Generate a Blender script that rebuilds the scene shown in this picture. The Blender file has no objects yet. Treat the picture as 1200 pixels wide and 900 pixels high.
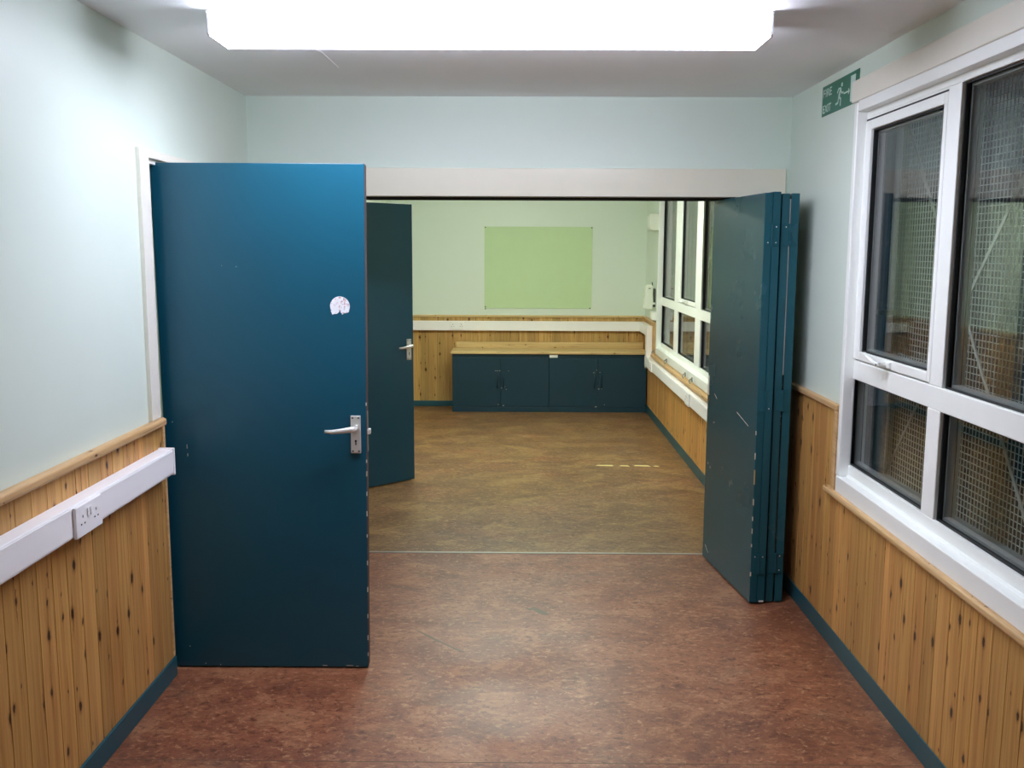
import bpy, bmesh, math, random
from mathutils import Matrix, Vector
random.seed(7)
D = bpy.data
SC = bpy.context.scene
COL = SC.collection

# ------------------------------------------------------------------ helpers
WLOC = {}                                   # world location of un-rotated roots


class MB:
    """collects shapes and links them as ONE mesh object"""
    def __init__(s):
        s.bm = bmesh.new()

    def box(s, x0, x1, y0, y1, z0, z1):
        if x0 > x1: x0, x1 = x1, x0
        if y0 > y1: y0, y1 = y1, y0
        if z0 > z1: z0, z1 = z1, z0
        v = [s.bm.verts.new(p) for p in ((x0, y0, z0), (x1, y0, z0), (x1, y1, z0), (x0, y1, z0),
                                         (x0, y0, z1), (x1, y0, z1), (x1, y1, z1), (x0, y1, z1))]
        for f in ((3, 2, 1, 0), (4, 5, 6, 7), (0, 1, 5, 4), (1, 2, 6, 5), (2, 3, 7, 6), (3, 0, 4, 7)):
            s.bm.faces.new([v[i] for i in f])
        return s

    def hexa(s, pts):
        v = [s.bm.verts.new(p) for p in pts]
        for f in ((3, 2, 1, 0), (4, 5, 6, 7), (0, 1, 5, 4), (1, 2, 6, 5), (2, 3, 7, 6), (3, 0, 4, 7)):
            s.bm.faces.new([v[i] for i in f])
        return s

    def prism(s, pts, axis, a, b):
        """polygon (list of 2-tuples in the two other axes, in order) extruded along axis from a to b"""
        def P(p, t):
            if axis == 'x': return (t, p[0], p[1])
            if axis == 'y': return (p[0], t, p[1])
            return (p[0], p[1], t)
        va = [s.bm.verts.new(P(p, a)) for p in pts]
        vb = [s.bm.verts.new(P(p, b)) for p in pts]
        n = len(pts)
        for i in range(n):
            s.bm.faces.new((va[i], va[(i + 1) % n], vb[(i + 1) % n], vb[i]))
        s.bm.faces.new(va[::-1]); s.bm.faces.new(vb)
        return s

    def tube(s, path, rad, n=12, squash=None):
        """path of Vectors, radius or list of radii"""
        path = [Vector(p) for p in path]
        if not isinstance(rad, (list, tuple)): rad = [rad] * len(path)
        rings = []
        for i, p in enumerate(path):
            d = (path[min(i + 1, len(path) - 1)] - path[max(i - 1, 0)]).normalized()
            up = Vector((0, 0, 1)) if abs(d.z) < .95 else Vector((0, 1, 0))
            a = d.cross(up).normalized(); b = a.cross(d).normalized()
            sq = squash or 1.0
            rings.append([s.bm.verts.new(p + rad[i] * (math.cos(2 * math.pi * k / n) * a * sq + math.sin(2 * math.pi * k / n) * b)) for k in range(n)])
        for r0, r1 in zip(rings, rings[1:]):
            for k in range(n):
                s.bm.faces.new((r0[k], r0[(k + 1) % n], r1[(k + 1) % n], r1[k]))
        s.bm.faces.new(rings[0][::-1]); s.bm.faces.new(rings[-1])
        return s

    def build(s, name, mat, parent=None, bevel=0, smooth=False, seg=2):
        bmesh.ops.recalc_face_normals(s.bm, faces=s.bm.faces[:])
        me = D.meshes.new(name)
        if parent is not None:
            r = parent
            while r.parent is not None: r = r.parent
            off = WLOC.get(r.name)
            if off is not None:
                bmesh.ops.translate(s.bm, verts=s.bm.verts[:], vec=-Vector(off))
        s.bm.to_mesh(me); s.bm.free()
        o = D.objects.new(name, me); COL.objects.link(o)
        me.materials.append(mat)
        if parent is not None: o.parent = parent
        if smooth:
            for p in me.polygons: p.use_smooth = True
        if bevel:
            m = o.modifiers.new('bevel', 'BEVEL'); m.width = bevel; m.segments = seg
            m.limit_method = 'ANGLE'; m.angle_limit = math.radians(40)
            m.harden_normals = False
        return o


def tag(o, label=None, cat=None, group=None, kind=None):
    if label: o['label'] = label
    if cat: o['category'] = cat
    if group: o['group'] = group
    if kind: o['kind'] = kind
    return o


def root(name, loc, label, cat, group=None, kind=None, rotz=0.0, local=False):
    o = D.objects.new(name, None); COL.objects.link(o)
    o.empty_display_size = .1
    o.location = loc; o.rotation_euler = (0, 0, rotz)
    if not local: WLOC[o.name] = tuple(loc)
    return tag(o, label, cat, group, kind)


# ------------------------------------------------------------------ materials
class N:
    def __init__(s, name):
        s.m = D.materials.new(name); s.m.use_nodes = True
        s.t = s.m.node_tree; s.t.nodes.clear()
        s.out = s.n('ShaderNodeOutputMaterial')

    def n(s, typ, **kw):
        nd = s.t.nodes.new(typ)
        for k, v in kw.items(): setattr(nd, k, v)
        return nd

    def l(s, a, b): s.t.links.new(a, b)

    def setin(s, nd, i, v):
        if hasattr(v, 'is_output') or isinstance(v, bpy.types.NodeSocket): s.l(v, nd.inputs[i])
        else: nd.inputs[i].default_value = v

    def math(s, op, a, b=None, c=None, clamp=False):
        nd = s.n('ShaderNodeMath', operation=op); nd.use_clamp = clamp
        s.setin(nd, 0, a)
        if b is not None: s.setin(nd, 1, b)
        if c is not None: s.setin(nd, 2, c)
        return nd.outputs[0]

    def mix(s, f, a, b, blend='MIX'):
        nd = s.n('ShaderNodeMix', data_type='RGBA', blend_type=blend)
        s.setin(nd, 0, f)
        for i, v in ((6, a), (7, b)):
            if isinstance(v, (tuple, list)): v = (*v[:3], 1)
            s.setin(nd, i, v)
        return nd.outputs[2]

    def comb(s, x, y, z):
        nd = s.n('ShaderNodeCombineXYZ')
        for i, v in enumerate((x, y, z)): s.setin(nd, i, v)
        return nd.outputs[0]

    def coord(s):
        tc = s.n('ShaderNodeTexCoord'); sp = s.n('ShaderNodeSeparateXYZ')
        s.l(tc.outputs['Object'], sp.inputs[0])
        return tc.outputs['Object'], sp.outputs

    def noise(s, vec, scale, detail=3, rough=.5, dist=0.0):
        nd = s.n('ShaderNodeTexNoise'); s.l(vec, nd.inputs['Vector'])
        nd.inputs['Scale'].default_value = scale; nd.inputs['Detail'].default_value = detail
        nd.inputs['Roughness'].default_value = rough; nd.inputs['Distortion'].default_value = dist
        return nd.outputs['Fac']

    def ramp(s, f, stops):
        nd = s.n('ShaderNodeValToRGB'); s.l(f, nd.inputs[0])
        cr = nd.color_ramp
        while len(cr.elements) > 1: cr.elements.remove(cr.elements[-1])
        for i, (p, c) in enumerate(stops):
            e = cr.elements[0] if i == 0 else cr.elements.new(p)
            e.position = p
            e.color = (c, c, c, 1) if isinstance(c, (int, float)) else (*c, 1)
        return nd.outputs[0]

    def sstep(s, v, a, b):
        nd = s.n('ShaderNodeMapRange'); nd.interpolation_type = 'SMOOTHSTEP'
        s.setin(nd, 0, v); nd.inputs[1].default_value = a; nd.inputs[2].default_value = b
        return nd.outputs[0]

    def bsdf(s, col, rough=.5, spec=.5, metal=0.0, bump=None, bstr=.2, bdist=.002, coat=0, emis=None, estr=0):
        b = s.n('ShaderNodeBsdfPrincipled')
        if isinstance(col, (tuple, list)): col = (*col[:3], 1)
        s.setin(b, 'Base Color', col); s.setin(b, 'Roughness', rough)
        s.setin(b, 'Specular IOR Level', spec); s.setin(b, 'Metallic', metal)
        b.inputs['Coat Weight'].default_value = coat
        if emis: b.inputs['Emission Color'].default_value = (*emis, 1); b.inputs['Emission Strength'].default_value = estr
        if bump is not None:
            bp = s.n('ShaderNodeBump'); s.l(bump, bp.inputs['Height'])
            bp.inputs['Strength'].default_value = bstr; bp.inputs['Distance'].default_value = bdist
            s.l(bp.outputs[0], b.inputs['Normal'])
        s.l(b.outputs[0], s.out.inputs[0])
        return s.m


def plain(name, col, rough=.5, spec=.5, metal=0.0, bumpscale=0, bstr=.15, var=.06):
    k = N(name); oc, _ = k.coord()
    f = k.noise(oc, 9, 4, .6)
    c = k.mix(f, tuple(x * (1 - var) for x in col), tuple(min(1, x * (1 + var)) for x in col))
    bump = k.noise(oc, bumpscale, 3) if bumpscale else None
    return k.bsdf(c, rough, spec, metal, bump, bstr)


def wall_paint(name, col, rough=.45):
    k = N(name); oc, xyz = k.coord()
    f = k.noise(oc, 1.7, 5, .6)
    c = k.mix(f, tuple(x * .96 for x in col), tuple(x * 1.03 for x in col))
    # small knocks and dark specks that belong to the plaster
    v = k.n('ShaderNodeTexVoronoi'); k.l(oc, v.inputs['Vector']); v.inputs['Scale'].default_value = 3.1
    sep = k.n('ShaderNodeSeparateColor'); k.l(v.outputs['Color'], sep.inputs[0])
    r = k.math('MULTIPLY', sep.outputs[1], .028)
    m = k.math('LESS_THAN', v.outputs['Distance'], r)
    m = k.math('MULTIPLY', m, k.math('GREATER_THAN', sep.outputs[0], .55))
    c = k.mix(k.math('MULTIPLY', m, .6), c, (.16, .15, .12))
    b = k.math('ADD', k.noise(oc, 140, 2), k.math('MULTIPLY', k.noise(oc, 5, 4), 3))
    return k.bsdf(c, rough, .4, 0, b, .12, .0015)


def pine(name, axis, pitch=.088, light=(.64, .36, .115), dark=(.40, .18, .042), horiz=False, knots=1.0):
    """vertical boards by default; axis says which way along the wall; horiz = grain runs along the wall"""
    k = N(name); oc, xyz = k.coord()
    u = xyz['XYZ'.index(axis.upper())]; z = xyz[2]
    if horiz:
        idn = k.math('MULTIPLY', u, 0.0); along, across = u, k.math('ADD', z, xyz[1 if axis == 'x' else 0])
    else:
        idn = k.math('FLOOR', k.math('DIVIDE', u, pitch)); along, across = z, u
    wn = k.n('ShaderNodeTexWhiteNoise', noise_dimensions='1D'); k.l(idn, wn.inputs['W'])
    r = wn.outputs['Value']
    wn2 = k.n('ShaderNodeTexWhiteNoise', noise_dimensions='1D'); k.l(k.math('ADD', idn, 77.3), wn2.inputs['W'])
    off = k.math('MULTIPLY', r, 31.7)
    # grain, bent by a slow noise
    bend = k.math('MULTIPLY', k.math('SUBTRACT', k.noise(k.comb(k.math('MULTIPLY', across, 9), k.math('MULTIPLY', along, 3), off), 1, 2), .5), .02)
    ac = k.math('ADD', across, bend)
    g1 = k.noise(k.comb(k.math('MULTIPLY', ac, 75), k.math('MULTIPLY', along, 1.6), off), 1, 3, .6)
    g2 = k.noise(k.comb(k.math('MULTIPLY', ac, 300), k.math('MULTIPLY', along, 7), off), 1, 2)
    f = k.math('ADD', k.math('MULTIPLY', g1, .8), k.math('MULTIPLY', g2, .25))
    f = k.sstep(f, .38, .72)
    c = k.mix(k.math('MULTIPLY', f, .75), light, dark)
    # board to board tint
    hs = k.n('ShaderNodeHueSaturation')
    hs.inputs['Saturation'].default_value = 1.0
    k.l(k.math('MULTIPLY_ADD', r, .40, .78), hs.inputs['Value'])
    k.l(k.math('MULTIPLY_ADD', wn2.outputs['Value'], -.008, .504), hs.inputs['Hue'])
    k.l(c, hs.inputs['Color']); c = hs.outputs[0]
    # half of each board a shade darker (heartwood), and dark resin streaks
    fr = k.math('FRACT', k.math('ADD', k.math('DIVIDE', ac, pitch), k.math('MULTIPLY', r, .6)))
    c = k.mix(k.math('MULTIPLY', k.sstep(fr, .45, .62), k.math('MULTIPLY', wn2.outputs['Value'], .45)), c, dark)
    st = k.noise(k.comb(k.math('MULTIPLY', ac, 62), k.math('MULTIPLY', along, 1.3), k.math('ADD', off, 9.1)), 1, 3, .6)
    st = k.sstep(st, .66, .76)
    c = k.mix(k.math('MULTIPLY', st, .85), c, (.09, .032, .008))
    # knots of very different sizes, each with a dark tail along the grain
    wob = k.noise(oc, 45, 2, .6)
    acr2 = k.math('ADD', across, k.math('MULTIPLY', k.math('SUBTRACT', wob, .5), .012))
    vec = k.comb(k.math('DIVIDE', acr2, .075), k.math('ADD', k.math('DIVIDE', along, .150), off), 0)
    v = k.n('ShaderNodeTexVoronoi', voronoi_dimensions='2D'); k.l(vec, v.inputs['Vector']); v.inputs['Scale'].default_value = 1
    v.inputs['Randomness'].default_value = 1.0
    sep = k.n('ShaderNodeSeparateColor'); k.l(v.outputs['Color'], sep.inputs[0])
    pres = k.math('GREATER_THAN', sep.outputs[0], .42)
    rad = k.math('MULTIPLY_ADD', k.math('POWER', sep.outputs[1], 2.2), .085 * knots, .038 * knots)
    d = k.math('DIVIDE', v.outputs['Distance'], rad)
    halo = k.math('MULTIPLY', k.math('SUBTRACT', 1, k.sstep(d, .9, 2.3)), pres)
    core = k.math('MULTIPLY', k.math('SUBTRACT', 1, k.sstep(d, .75, 1.2)), pres)
    vp = k.n('ShaderNodeSeparateXYZ'); k.l(v.outputs['Position'], vp.inputs[0])
    vs = k.n('ShaderNodeSeparateXYZ'); k.l(vec, vs.inputs[0])
    dx = k.math('ABSOLUTE', k.math('SUBTRACT', vs.outputs[0], vp.outputs[0])); dz = k.math('ABSOLUTE', k.math('SUBTRACT', vs.outputs[1], vp.outputs[1]))
    tail = k.math('MULTIPLY', k.math('SUBTRACT', 1, k.sstep(dx, .02, .06)), k.math('SUBTRACT', 1, k.sstep(dz, .15, .70)))
    tail = k.math('MULTIPLY', k.math('MULTIPLY', tail, pres), k.math('MULTIPLY', sep.outputs[2], .8 * knots))
    c = k.mix(tail, c, (.15, .055, .014))
    c = k.mix(k.math('MULTIPLY', halo, .60), c, (.22, .085, .020))
    c = k.mix(core, c, (.030, .010, .004))
    bump = k.math('SUBTRACT', g2, k.math('MULTIPLY', core, .6))
    return k.bsdf(c, .42, .4, 0, bump, .12, .001)


def gloss_teal(name, col, rough=.3, scuffs=.35, spec=.5):
    k = N(name); oc, xyz = k.coord()
    f = k.noise(oc, 2.2, 5, .65)
    c = k.mix(f, tuple(x * .88 for x in col), tuple(x * 1.1 for x in col))
    # chipped paint flecks
    v = k.n('ShaderNodeTexVoronoi'); k.l(oc, v.inputs['Vector']); v.inputs['Scale'].default_value = 8
    sep = k.n('ShaderNodeSeparateColor'); k.l(v.outputs['Color'], sep.inputs[0])
    m = k.math('LESS_THAN', v.outputs['Distance'], k.math('MULTIPLY', sep.outputs[1], .035))
    m = k.math('MULTIPLY', m, k.math('GREATER_THAN', sep.outputs[0], .80))
    c = k.mix(k.math('MULTIPLY', m, scuffs), c, (.5, .5, .42))
    b = k.math('ADD', k.noise(oc, 6, 3), k.math('MULTIPLY', k.noise(oc, 90, 2), .15))
    rg = k.math('MULTIPLY_ADD', k.noise(oc, 4, 4), .12, rough - .06)
    return k.bsdf(c, rg, spec, 0, b, .05, .003)


def lino(name, base, light, dark, fleck):
    k = N(name); oc, xyz = k.coord()
    # marbled sheet: swirls drawn out across the room
    vec = k.comb(k.math('MULTIPLY', xyz[0], .85), k.math('MULTIPLY', xyz[1], 1.2), 0.0)
    big = k.noise(vec, 1.3, 4, .6, .3)
    mid = k.noise(vec, 5.2, 9, .72, .6)
    fin = k.noise(vec, 38, 6, .75, .8)
    fl = k.noise(vec, 110, 3, .6, .8)
    c = k.mix(k.sstep(big, .32, .66), dark, base)
    c = k.mix(.35, c, base)
    c = k.mix(k.math('MULTIPLY', k.sstep(k.noise(vec, 2.4, 5, .6), .50, .68), .40), c, (.27, .085, .035))
    c = k.mix(k.math('MULTIPLY', k.sstep(k.noise(vec, 3.3, 6, .65, .4), .56, .70), .45), c, (.105, .075, .045))
    c = k.mix(k.math('MULTIPLY', k.sstep(mid, .51, .62), .65), c, light)
    c = k.mix(k.math('MULTIPLY', k.sstep(mid, .49, .38), .85), c, dark)
    c = k.mix(k.math('MULTIPLY', k.sstep(fin, .54, .64), .55), c, fleck)
    c = k.mix(k.math('MULTIPLY', k.sstep(fin, .47, .37), .75), c, tuple(x * .5 for x in dark))
    c = k.mix(k.math('MULTIPLY', k.sstep(fl, .62, .74), .40), c, fleck)
    wear = k.sstep(k.noise(oc, 1.3, 4, .6), .42, .66)
    rg = k.math('MULTIPLY_ADD', wear, .12, .40)
    sv = k.comb(k.math('MULTIPLY', xyz[0], 3.0), k.math('MULTIPLY', k.math('ADD', xyz[1], k.math('MULTIPLY', xyz[0], .6)), 60), 0.0)
    sc = k.math('MULTIPLY', k.sstep(k.noise(sv, 1, 1), .79, .82), .18)
    c = k.mix(sc, c, (.45, .36, .27))
    b = k.math('ADD', k.noise(oc, 3, 3), k.math('MULTIPLY', fin, .15))
    return k.bsdf(c, rg, .55, 0, b, .08, .004)


def glass_mat():
    k = N('window_glass')
    geo = k.n('ShaderNodeNewGeometry')
    dot = k.n('ShaderNodeVectorMath', operation='DOT_PRODUCT')
    k.l(geo.outputs['Incoming'], dot.inputs[0]); k.l(geo.outputs['Normal'], dot.inputs[1])
    c = k.math('ABSOLUTE', dot.outputs['Value'])
    p = k.math('POWER', k.math('SUBTRACT', 1, c), 5)
    F = k.math('MULTIPLY_ADD', p, .85, .024, clamp=True)
    tr = k.n('ShaderNodeBsdfTransparent'); tr.inputs[0].default_value = (.955, .975, .965, 1)
    gl = k.n('ShaderNodeBsdfGlossy'); gl.inputs['Roughness'].default_value = .004
    mx = k.n('ShaderNodeMixShader'); k.l(F, mx.inputs[0]); k.l(tr.outputs[0], mx.inputs[1]); k.l(gl.outputs[0], mx.inputs[2])
    k.l(mx.outputs[0], k.out.inputs[0])
    return k.m


M = {}
MINT = (.68, .775, .685)
M['wall'] = wall_paint('mint_wall_paint', MINT)
M['ceil'] = wall_paint('white_ceiling_paint', (.92, .93, .95), .5)
M['header'] = plain('cream_gloss_paint', (.77, .74, .60), .22, .5, 0, 14, .25, .03)
M['cream'] = plain('cream_frame_paint', (.80, .78, .68), .35, .5, 0, 40, .1, .04)
M['pvc'] = plain('white_window_plastic', (.88, .91, .87), .30, .5, 0, 0, .1, .02)
M['pvc_trunk'] = plain('white_trunking_plastic', (.92, .92, .92), .38, .5, 0, 0, .1, .015)
M['gasket'] = plain('black_rubber_gasket', (.012, .014, .014), .6)
M['spacer'] = plain('grey_spacer_bar', (.35, .36, .36), .45, .5, .4)
M['glass'] = glass_mat()
M['pine_y'] = pine('pine_boards_side_wall', 'y')
M['pine_x'] = pine('pine_boards_end_wall', 'x', light=(.58, .37, .13), dark=(.34, .19, .055))
M['rail_y'] = pine('pine_rail_side_wall', 'y', light=(.66, .44, .22), dark=(.48, .29, .12), horiz=True, knots=.5)
M['rail_x'] = pine('pine_rail_end_wall', 'x', light=(.68, .50, .24), dark=(.50, .33, .13), horiz=True, knots=.5)
TEAL = (.006, .078, .125)
M['teal'] = gloss_teal('teal_gloss_paint', TEAL, .30)
M['teal2'] = gloss_teal('teal_gloss_paint_folding', (.012, .078, .100), .26, .12, .26)
M['cab'] = gloss_teal('dark_teal_cupboard_paint', (.006, .038, .060), .42, .6)
M['skirt'] = gloss_teal('teal_skirting_paint', (.014, .085, .110), .4, .15)
M['edge'] = plain('bare_door_edge', (.07, .035, .035), .6, .4, 0, 30, .2, .25)
M['chip'] = plain('bare_chipped_primer', (.62, .60, .50), .7, .3, 0, 0, .1, .2)
M['chipwood'] = plain('bare_chipped_wood', (.42, .30, .14), .7, .3, 0, 0, .1, .2)
M['alu'] = plain('satin_aluminium', (.74, .73, .68), .40, .5, .45)
M['steel'] = plain('dull_steel', (.30, .29, .27), .45, .5, .8)
M['screw'] = plain('dark_screw_head', (.05, .05, .045), .5, .5, .5)
M['hole'] = plain('black_hole', (.006, .006, .006), .8)
M['lino1'] = lino('red_brown_marbled_lino', (.270, .098, .046), (.37, .175, .085), (.150, .052, .026), (.50, .29, .15))
M['lino2'] = lino('marbled_lino_far_light_tint', (.225, .118, .042), (.33, .200, .072), (.120, .054, .022), (.48, .32, .13))  # same lino as the nearer room, far room's yellower light put into the colour
M['strip'] = plain('worn_metal_strip', (.42, .40, .36), .35, .5, .7, 60, .2, .2)
M['tape'] = plain('worn_yellow_tape', (.70, .62, .28), .6, .3, 0, 0, .1, .2)
M['scuff'] = plain('dark_rubber_scuff', (.15, .115, .078), .5, .3, 0, 0, .1, .3)
M['green_sheet'] = plain('pale_green_board_paint', (.53, .70, .41), .55, .3, 0, 60, .06, .03)
M['sign_green'] = plain('sign_green', (.012, .16, .095), .35, .5, 0, 0, .1, .05)
M['sign_white'] = plain('sign_pale_green_white', (.58, .74, .66), .45, .4, 0, 0, .1, .03)
M['sticker'] = None
M['box_white'] = plain('ivory_plastic', (.72, .76, .66), .35, .5, 0, 0, .1, .03)
M['dark_plastic'] = plain('dark_plastic', (.05, .055, .045), .5)
M['wire'] = plain('galvanised_wire', (.74, .74, .71), .5, .5, .2, 0, .1, .1)
M['brace'] = plain('galvanised_brace_bar', (.50, .50, .47), .5, .5, .1, 0, .1, .1)
M['brick'] = plain('dark_outside_render', (.16, .13, .11), .9, .2, 0, 60, .4, .2)
M['ground'] = plain('dark_tarmac', (.03, .03, .032), .9, .2, 0, 60, .4, .2)
M['tray'] = plain('white_metal_tray', (.75, .75, .76), .4, .5)

k = N('torn_round_sticker'); oc, xyz = k.coord()
f = k.noise(oc, 95, 3, .6, .5); g = k.noise(oc, 28, 2)
c = k.mix(k.math('MULTIPLY', k.sstep(f, .50, .62), k.sstep(g, .38, .56)), (.78, .80, .82), (.50, .22, .22))
c = k.mix(k.sstep(k.noise(oc, 130, 2), .64, .70), c, (.16, .17, .17))
M['sticker'] = k.bsdf(c, .45)


def lamp_mat(name, col, strength):
    kk = N(name)
    e = kk.n('ShaderNodeEmission'); e.inputs[0].default_value = (*col, 1); e.inputs[1].default_value = strength
    kk.l(e.outputs[0], kk.out.inputs[0])
    return kk.m


M['lamp_near'] = lamp_mat('lit_prismatic_diffuser_cool', (.86, .885, 1.07), 7.7)
M['lamp_far'] = lamp_mat('lit_prismatic_diffuser_greenish', (.93, 1.0, .88), 10.5)

# ------------------------------------------------------------------ dimensions (metres)
XL, XR = -1.362, 1.345            # plaster faces
PL, PR = -1.351, 1.334            # pine panelling faces
H = 2.419
YB, YC = -1.45, 10.15             # wall behind the camera, far end wall
DH, DH2 = 4.848, 5.085            # header faces
ZD = 1.035                        # top of the pine rail, near room
ZDF = .985                        # far room
WF = 1.331                        # window frame face
W1 = (1.13, 3.900); W2 = (6.00, 9.240)   # window openings in y
WZ0, WZ1 = .735, 2.208


def S(o, label, cat): return tag(o, label, cat, kind='structure')


# ------------------------------------------------------------------ floor, ceiling, walls
b = MB(); b.box(XL - .1, XR + .1, YB - .1, 5.098, -.08, 0)
S(b.build('floor', M['lino1']), 'red-brown marbled lino floor of the nearer room', 'floor')
b = MB(); b.box(XL - .1, XR + .1, 5.098, YC + .1, -.08, 0)
S(b.build('floor_far', M['lino2']), 'marbled lino floor of the room beyond the opening, tinted ochre for its yellower light', 'floor')
b = MB(); b.box(XL - .1, XR + .1, YB - .1, YC + .1, H, H + .1)
ceiling = S(b.build('ceiling', M['ceil']), 'flat off-white painted ceiling', 'ceiling')
# raised paper joint on the ceiling
b = MB(); b.tube([(-.83, 3.46, H - .0005), (-.80, 3.62, H - .0005), (-.765, 3.80, H - .0005), (-.76, 4.1, H - .0005)], .0018, 6)
b.tube([(-.83, 3.46, H - .0005), (-.6, 3.47, H - .0005)], .0016, 6)
b.build('paper_joint', M['ceil'], ceiling)

# right wall with two window openings
b = MB()
x0, x1 = XR, XR + .022
b.box(x0, x1, YB, YC, WZ1 + .046, H); b.box(x0, x1, YB, YC, 0, WZ0 - .02)
for ya, yb in ((YB, W1[0]), (W1[1], W2[0]), (W2[1], YC)): b.box(x0, x1, ya, yb, WZ0 - .02, WZ1 + .046)
x0, x1 = XR + .022, XR + .13
b.box(x0, x1, YB, YC, 2.264, H); b.box(x0, x1, YB, YC, 0, .733)
for ya, yb in ((YB, 1.163), (3.994, 6.018), (9.302, YC)): b.box(x0, x1, ya, yb, .733, 2.264)
wr = S(b.build('wall_right', M['wall']), 'right wall, pale mint plaster with windows over pine boarding', 'wall')
# left wall with two doorways
D1 = (3.555, 4.42); D2 = (6.215, 7.05); DZ = 2.005
b = MB()
x0, x1 = XL - .13, XL
b.box(x0, x1, YB, YC, DZ, H)
for ya, yb in ((YB, D1[0]), (D1[1], D2[0]), (D2[1], YC)): b.box(x0, x1, ya, yb, 0, DZ)
wl = S(b.build('wall_left', M['wall']), 'left wall, pale mint plaster over pine boarding', 'wall')
# unlit corridor outside the two doors
b = MB(); b.box(-2.62, -2.5, D1[0] - .3, D2[1] + .3, 0, H)
b.box(-2.62, x0, D1[0] - .4, D1[0] - .3, 0, H); b.box(-2.62, x0, D2[1] + .3, D2[1] + .4, 0, H)
b.box(-2.62, x0, D1[0] - .4, D2[1] + .4, H, H + .1); b.box(-2.62, XL - .1, D1[0] - .4, D2[1] + .4, -.08, 0)
S(b.build('wall_corridor', M['wall']), 'unlit corridor outside the two side doors', 'wall')
b = MB(); b.box(XL - .1, XR + .1, YC, YC + .1, 0, H)
wf = S(b.build('wall_far', M['wall']), 'far end wall, mint plaster over pine boarding', 'wall')
b = MB(); b.box(XL - .1, XR + .1, YB - .1, YB, 0, H)
S(b.build('wall_back', M['wall']), 'plain wall behind the camera', 'wall')
# header over the wide opening
b = MB(); b.box(XL, XR, DH, DH2, 1.934, H)
hd = S(b.build('wall_header', M['wall']), 'plaster header above the wide opening between the rooms', 'wall')
b = MB(); b.box(-1.33, 1.326, DH - .014, DH, 1.933, 2.072)
b.build('fascia_board', M['header'], hd, bevel=.003)
b = MB(); b.box(-1.33, 1.326, DH, DH + .02, 1.9325, 1.934); b.box(-1.34, 1.335, 4.93, 4.955, 1.926, 1.934); b.box(-1.34, 1.335, 5.06, 5.085, 1.926, 1.934)
b.build('track_shade', M['hole'], hd)  # tracks and lip painted black, shade under the header put into the colour


nt = [0]
# pine boarding with real V grooves
def boarding(name, parent, axis, a, bb, z0, z1, face, back, mat, pitch=.088, steps=None):
    """front surface at `face`, wall side at `back`; axis along the wall ('x' or 'y')"""
    m = MB(); g = .0018; dep = .0040 * (1 if back > face else -1)
    i = math.floor(a / pitch); pts = [(a, face)]
    t = (i + 1) * pitch
    while t < bb - .004:
        if t > a + .004: pts += [(t - g, face), (t, face + dep), (t + g, face)]
        t += pitch
    pts += [(bb, face)]
    n = len(pts)
    def P(p, z): return (p[0], p[1], z) if axis == 'x' else (p[1], p[0], z)
    lo = [m.bm.verts.new(P(p, z0)) for p in pts]; hi = [m.bm.verts.new(P(p, z1)) for p in pts]
    lb = [m.bm.verts.new(P((p[0], back), z0)) for p in pts]; hb = [m.bm.verts.new(P((p[0], back), z1)) for p in pts]
    F = m.bm.faces.new
    for j in range(n - 1):
        F((lo[j], lo[j + 1], hi[j + 1], hi[j])); F((lb[j + 1], lb[j], hb[j], hb[j + 1]))
        F((hi[j], hi[j + 1], hb[j + 1], hb[j])); F((lo[j + 1], lo[j], lb[j], lb[j + 1]))
    F((lo[0], hi[0], hb[0], lb[0])); F((lo[-1], lb[-1], hb[-1], hi[-1]))
    nt[0] += 1
    return S(m.build('trim_%d' % nt[0], mat, None), name, 'wall boarding')


boarding('knotty varnished pine boarding along the left wall, nearest the camera', None, 'y', YB, 3.530, 0, ZD - .024, PL, XL, M['pine_y'])
boarding('pine boarding on the left wall behind the near door', None, 'y', D1[1] + .06, DH, 0, ZD - .024, PL, XL, M['pine_y'])
boarding('pine boarding on the left wall just past the opening', None, 'y', DH2, D2[0] - .06, 0, ZDF - .024, PL, XL, M['pine_y'])
boarding('pine boarding on the left wall of the far room beyond its door', None, 'y', D2[1] + .06, YC, 0, ZDF - .024, PL, XL, M['pine_y'])
boarding('knotty varnished pine boarding under the near window', None, 'y', YB, 3.945, 0, .650, PR, XR, M['pine_y'])
boarding('short tall stretch of pine boarding behind the folding door', None, 'y', 3.945, DH2, 0, ZD - .024, PR, XR, M['pine_y'])
boarding('pine boarding under the far window', None, 'y', DH2, 9.23, 0, .650, PR, XR, M['pine_y'])
boarding('narrow pine boarding in the far right corner beside the window', None, 'y', 9.23, YC - .012, 0, ZDF - .024, PR, XR, M['pine_y'])
boarding('pine boarding across the far end wall behind the cupboards', None, 'x', XL, XR, 0, ZDF - .024, YC - .012, YC, M['pine_x'])

# ------------------------------------------------------------------ rails, skirtings, frames


def trim(label, cat, mat, boxes, bevel=.003, seg=2):
    nt[0] += 1
    m = MB()
    for q in boxes: m.box(*q)
    return S(m.build('trim_%d' % nt[0], mat, None, bevel=bevel, seg=seg), label, cat)


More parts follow.
